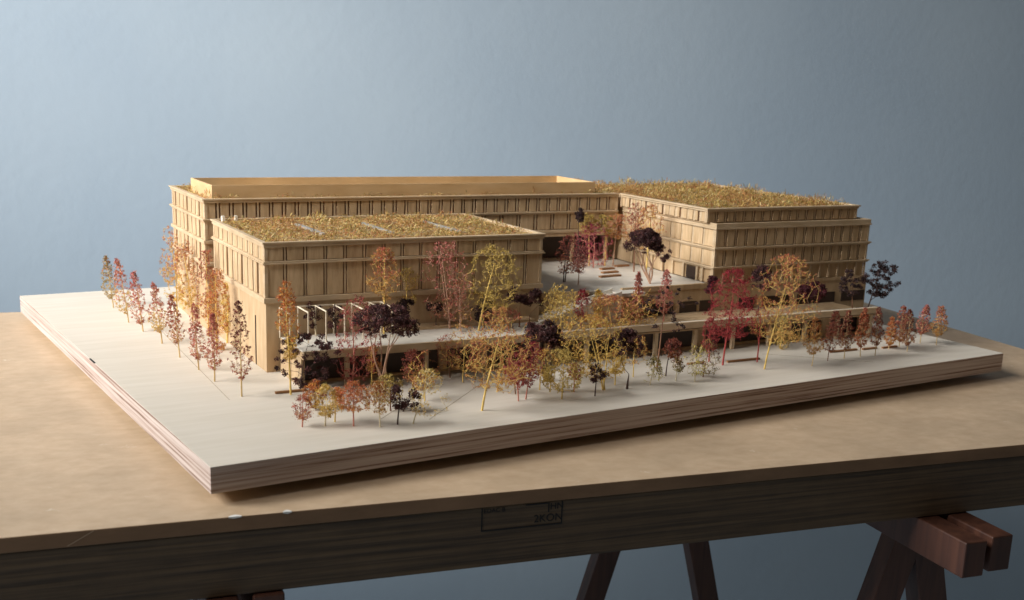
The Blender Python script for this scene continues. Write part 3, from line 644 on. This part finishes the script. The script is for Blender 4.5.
  (0.6736, 0.3411, 0.064, 0.0415, 0.0196, 0.0104, -0.0026, 'blobs', 'purple', 'dark', 'small dark tree with drooping clusters right of the dark multi stemmed courtyard tree'),
 ]),
]
# ------------------------------------------------------------------ trees of dried plants
S = lin
PAL = {  # bottom colours, top colours
 'olivepink': ([S(176,150,84), S(196,168,104)], [S(158,140,84), S(196,140,120), S(150,134,86)]),
 'pinkyellow': ([S(212,178,98), S(224,190,112)], [S(206,128,110), S(216,144,116), S(188,110,96)]),
 'pinkred': ([S(214,150,116), S(190,104,92)], [S(196,106,98), S(182,88,84), S(216,150,130)]),
 'rustpink': ([S(204,158,96), S(190,112,84)], [S(176,96,76), S(190,112,92), S(156,84,70)]),
 'maroon': ([S(160,84,74), S(190,120,96)], [S(124,58,56), S(142,66,60), S(108,50,52)]),
 'maroondark': ([S(96,36,40)], [S(86,30,36), S(70,26,34)]),
 'pinkgold': ([S(214,176,92), S(226,192,112)], [S(190,112,88), S(206,150,104), S(214,180,104)]),
 'goldpink': ([S(210,166,82), S(222,186,100)], [S(186,108,80), S(174,98,76), S(206,150,96)]),
 'orange': ([S(214,150,74), S(206,140,74)], [S(198,116,72), S(190,104,66), S(212,150,84)]),
 'orangeyellow': ([S(222,184,96), S(214,172,84)], [S(200,120,64), S(212,150,72), S(196,110,62)]),
 'orangepink': ([S(206,152,88), S(214,170,96)], [S(196,112,84), S(206,132,92), S(182,100,80), S(206,164,92)]),
 'orangegold': ([S(196,150,74), S(186,120,66)], [S(202,126,84), S(206,158,80), S(180,104,74)]),
 'yellow': ([S(222,190,104), S(212,176,88)], [S(222,190,100), S(206,166,78), S(230,206,130)]),
 'gold': ([S(206,160,66), S(216,176,84)], [S(204,160,70), S(192,144,66), S(218,184,96), S(190,128,74)]),
 'crimson': ([S(158,44,52), S(140,40,44)], [S(150,34,48), S(170,50,62), S(124,32,42)]),
 'crimsonsoft': ([S(180,84,76), S(160,62,60)], [S(164,60,64), S(186,92,84), S(140,50,54)]),
 'magenta': ([S(150,44,62)], [S(156,44,74), S(136,38,60), S(172,66,92)]),
 'rustyellow': ([S(202,160,84), S(190,136,74)], [S(186,120,64), S(206,160,86), S(168,98,60)]),
 'rustdark': ([S(150,84,56), S(170,110,70)], [S(138,66,52), S(118,54,44), S(160,90,64)]),
 'rustred': ([S(190,112,64)], [S(176,84,56), S(158,70,52), S(196,116,70)]),
 'oliveyellow': ([S(192,164,80), S(176,148,72)], [S(188,160,82), S(160,138,70), S(206,178,100)]),
 'yellowgreen': ([S(196,182,92)], [S(204,184,96), S(166,156,78), S(214,186,90), S(80,66,44)]),
 'olivedark': ([S(150,134,70)], [S(140,124,62), S(70,50,40), S(168,116,66), S(110,50,48)]),
 'purple': ([S(98,60,54), S(76,46,44)], [S(82,50,48), S(108,66,62), S(62,38,38)]),
 'black': ([S(64,44,42)], [S(56,38,38), S(78,54,52)]),
}
TR = {'tan': S(206,176,124), 'gold': S(222,188,104), 'pale': S(224,208,172), 'dark': S(76,54,44), 'pink': S(196,128,108), 'brown': S(126,88,62),
      'pinktan': S(176,138,112), 'red': S(168,64,58)}
for k, c in TR.items(): MAT['twig_'+k] = plain(k+'_twig', c, .7)

def make_tree(name, x, y, z, H, cb, cr, off, kind, pal, tr, seed):
    rr = random.Random(seed); rg = np.random.default_rng(seed)
    sidev = Vector((.8815, -.4721, 0))
    cc = sidev*off                                    # crown centre leans this way
    cfg = dict(cone=(230, 12, .0012, .0007), tall=(300, 14, .0016, .0008), tallwide=(520, 9, .0016, .0010), fluffy=(110, 11, .0015, .0009), fluffybig=(640, 11, .0017, .0010),
               umbrella=(90, 44, .0030, .0012), blobs=(15, 60, .0030, .0009), dots=(30, 38, .0023, .0009), sparse=(130, 8, .0016, .0008), leaning=(560, 9, .0017, .0016))[kind]
    nt_, nl, spread, r0 = cfg
    if kind in ('fluffy', 'sparse', 'fluffybig', 'leaning', 'tallwide'): cr *= 1.22 if cr > .015 else 1.07; cb -= .10*(H-cb)
    if kind == 'cone': cr *= .80; cb *= .85
    if kind == 'blobs' and cr > .014: nt_ = 80 if cr > .02 else 32
    if kind in ('umbrella',) and cr < .012: nt_ = 46
    if kind == 'umbrella' and cr > .022: nt_ = 230
    if kind == 'fluffy': nt_ = int(100+cr*9000)
    top = H; hc = H-cb
    T = []
    while len(T) < nt_:
        t = rr.random(); a = rr.uniform(0, 6.283)
        if kind == 'cone': prof = (min(1, t/.22)**.7)*(1-t)**.6*1.45+.14
        elif kind in ('tall', 'tallwide'): prof = (math.sin(math.pi*min(1, .12+.80*t))**.6)*(1.0 if t < .6 else 1.15-.35*t)
        elif kind == 'umbrella': t = 1-rr.random()**1.3*.75; prof = math.sqrt(max(0, 1-(t-.35)**2/.46))
        elif kind == 'blobs' or kind == 'dots': prof = math.sqrt(max(0, 1-(2*t-1)**2))*.95+.1
        else: prof = math.sqrt(max(0, 1-(2*t-.9)**2/1.25))
        r = cr*prof*(rr.random()**(.5 if kind != 'umbrella' else .42))
        if kind in ('sparse', 'leaning', 'fluffybig', 'tallwide'): r *= rr.uniform(.75, 1.15)
        p = Vector((math.cos(a)*r, math.sin(a)*r, cb+hc*t))+cc*(.35+.65*t if kind in ('tall', 'cone', 'tallwide') else 1)
        # irregular outline: drop some of the volume
        q = noise.noise(Vector((p.x*60+seed, p.y*60, p.z*60)))
        if kind not in ('cone', 'blobs', 'dots') and q < (-.30 if kind == 'fluffy' else -.14): continue
        T.append(p)
    # trunk
    nodes = []; rad = []; par = []
    ntr = 3 if kind == 'leaning' and pal == 'gold' else (2 if kind == 'tallwide' or name == 'courtyard_tree' and 'rustdark' in pal else 1)
    m = MB(); big = kind == 'umbrella' and cr > .022 and cb > .03
    if big: ntr = 6; nt_ = 0
    for q in range(ntr):
        tt = []
        tophh = {'cone': .96, 'tall': .9, 'tallwide': .8, 'umbrella': .42, 'blobs': .75, 'dots': .8}.get(kind, .72)
        K = 9; endh = cb+hc*tophh if kind != 'umbrella' else cb*.55
        b0 = Vector((0, 0, 0)) if q == 0 else Vector((rr.uniform(-.004, .004), rr.uniform(-.004, .004), 0))
        tgt = cc*(.9 if kind != 'umbrella' else .1)+Vector((rr.uniform(-1, 1), rr.uniform(-1, 1), 0))*cr*(.12 if ntr == 1 else .45)
        w1 = Vector((rr.uniform(-1, 1), rr.uniform(-1, 1), 0))*H*.012
        if big:
            a = 6.283*q/ntr+.4; endh = cb+hc*.30; b0 = Vector((0, 0, 0)); tgt = cc+Vector((math.cos(a), math.sin(a), 0))*cr*rr.uniform(.35, .75)
        if big: w1 = w1*4
        for i in range(K):
            f = i/(K-1); p = b0*(1-f)+tgt*(f**1.15)+Vector((0, 0, endh*f))+w1*math.sin(f*5+seed)
            p.z = endh*f - (.0004 if i == 0 else 0); tt.append(p)
        base = r0*(1.25 if H > .06 else .9)*(.8 if big else 1)
        if kind == 'leaning': base *= .62 if ntr == 1 else .42
        rads = [base*(1-.72*(i/(K-1))) for i in range(K)]
        m.tube(tt, rads, 6)
        for i in range(1 if kind != 'umbrella' else 3, K):
            if tt[i].z > cb*(.55 if kind in ('umbrella', 'leaning', 'dots', 'blobs') else .8): nodes.append(tt[i]); rad.append(rads[i]*.7)
        if not nodes: nodes.append(tt[-1]); rad.append(rads[-1])
    T.sort(key=lambda p: (p-cc*.5).length+p.z*.2 if kind != 'cone' else p.z)
    V = np.array([list(n_) for n_ in nodes])
    for p in T:
        d = V-np.array(p); dist = np.sqrt((d**2).sum(1)); pen = dist+np.where(d[:, 2] > -.001, .9*(d[:, 2]+.001)+.004, 0)
        j = int(np.argmin(pen)); a = Vector(V[j]); dv = p-a; L = dv.length
        if L < 1e-5: continue
        side = Vector((rr.uniform(-1, 1), rr.uniform(-1, 1), rr.uniform(-.2, .9)))*L*.14
        mid = a+dv*.5+side; ra = max(.00022, min(rad[j]*.75, .00052 if nt_ > 100 else .00072)); rb = max(.00014, ra*.6)
        if L > .008:
            q1 = a+dv*.27+side*.8; q2 = a+dv*.75+side*.7
            m.tube([a, q1, q2, p], [ra, ra*.85, rb*1.1, rb*.8], 4); new = [q1, q2, p]; nr = [ra*.85, rb*1.1, rb*.9]
        else:
            m.tube([a, mid, p], [ra, (ra+rb)/2, rb*.8], 4); new = [mid, p]; nr = [rb, rb*.9]
        V = np.vstack([V]+[np.array([list(n_)]) for n_ in new]); rad += nr
    # leaves
    LV = []; LF = []; LC = []
    lo, hi = PAL[pal]
    for p in T:
        t = (p.z-cb)/max(hc, 1e-4); cs = lo if t+rr.uniform(-.22, .22) < .35 else hi
        cbase = rr.choice(cs); dark = rr.uniform(.72, 1.12)
        n = int(nl*rr.uniform(.6, 1.4))
        sp_ = spread*rr.uniform(.75, 1.25)
        for _ in range(n):
            o = Vector(rg.normal(0, .55, 3)); 
            if kind in ('umbrella', 'blobs', 'dots'):
                if o.length > 1.15: o = o.normalized()*1.1
                o.z = o.z*.8
            c = p+o*sp_
            sz = rr.uniform(.0005, .0011)*(1.0 if kind not in ('umbrella', 'blobs', 'dots') else 1.5)
            a = Vector(rg.normal(0, 1, 3)).normalized(); b = a.orthogonal().normalized(); b = Matrix.Rotation(rr.uniform(0, 6.28), 3, a) @ b
            u1 = a*sz; u2 = b*sz*rr.uniform(.25, .6)
            k = len(LV); LV += [tuple(c-u1), tuple(c+u2), tuple(c+u1), tuple(c-u2)]; LF.append((k, k+1, k+2, k+3))
            col = cbase if rr.random() < .7 else rr.choice(cs)
            g = dark*rr.uniform(.85, 1.15); LC += [(min(1, col[0]*g), min(1, col[1]*g), min(1, col[2]*g), 1)]*4
    e = empty(name, (x, y, z))
    m.build('trunk', 'twig_'+tr, e)
    me = bpy.data.meshes.new('crown'); me.from_pydata(LV, [], LF)
    at = me.color_attributes.new('leafcol', 'FLOAT_COLOR', 'POINT'); at.data.foreach_set('color', np.array(LC, dtype=np.float32).ravel())
    me.materials.append(MAT['leaf']); c = bpy.data.objects.new('crown', me); COL.objects.link(c); c.parent = e
    return e
_s = 100
for grp, nm, lst in TREES:
    for (x, y, z, H, cb, cr, off, kind, pal, tr, lab) in lst:
        _s += 1
        zz = .0642 if z > .05 else (0 if z < .01 else (.0385 if x < .44 or y < .2105 else .0305))
        H += max(0, z-zz)
        e = make_tree(nm, x, y, zz, H, cb, cr, off, kind, pal, tr, _s)
        tag(e, lab, 'model tree', grp)
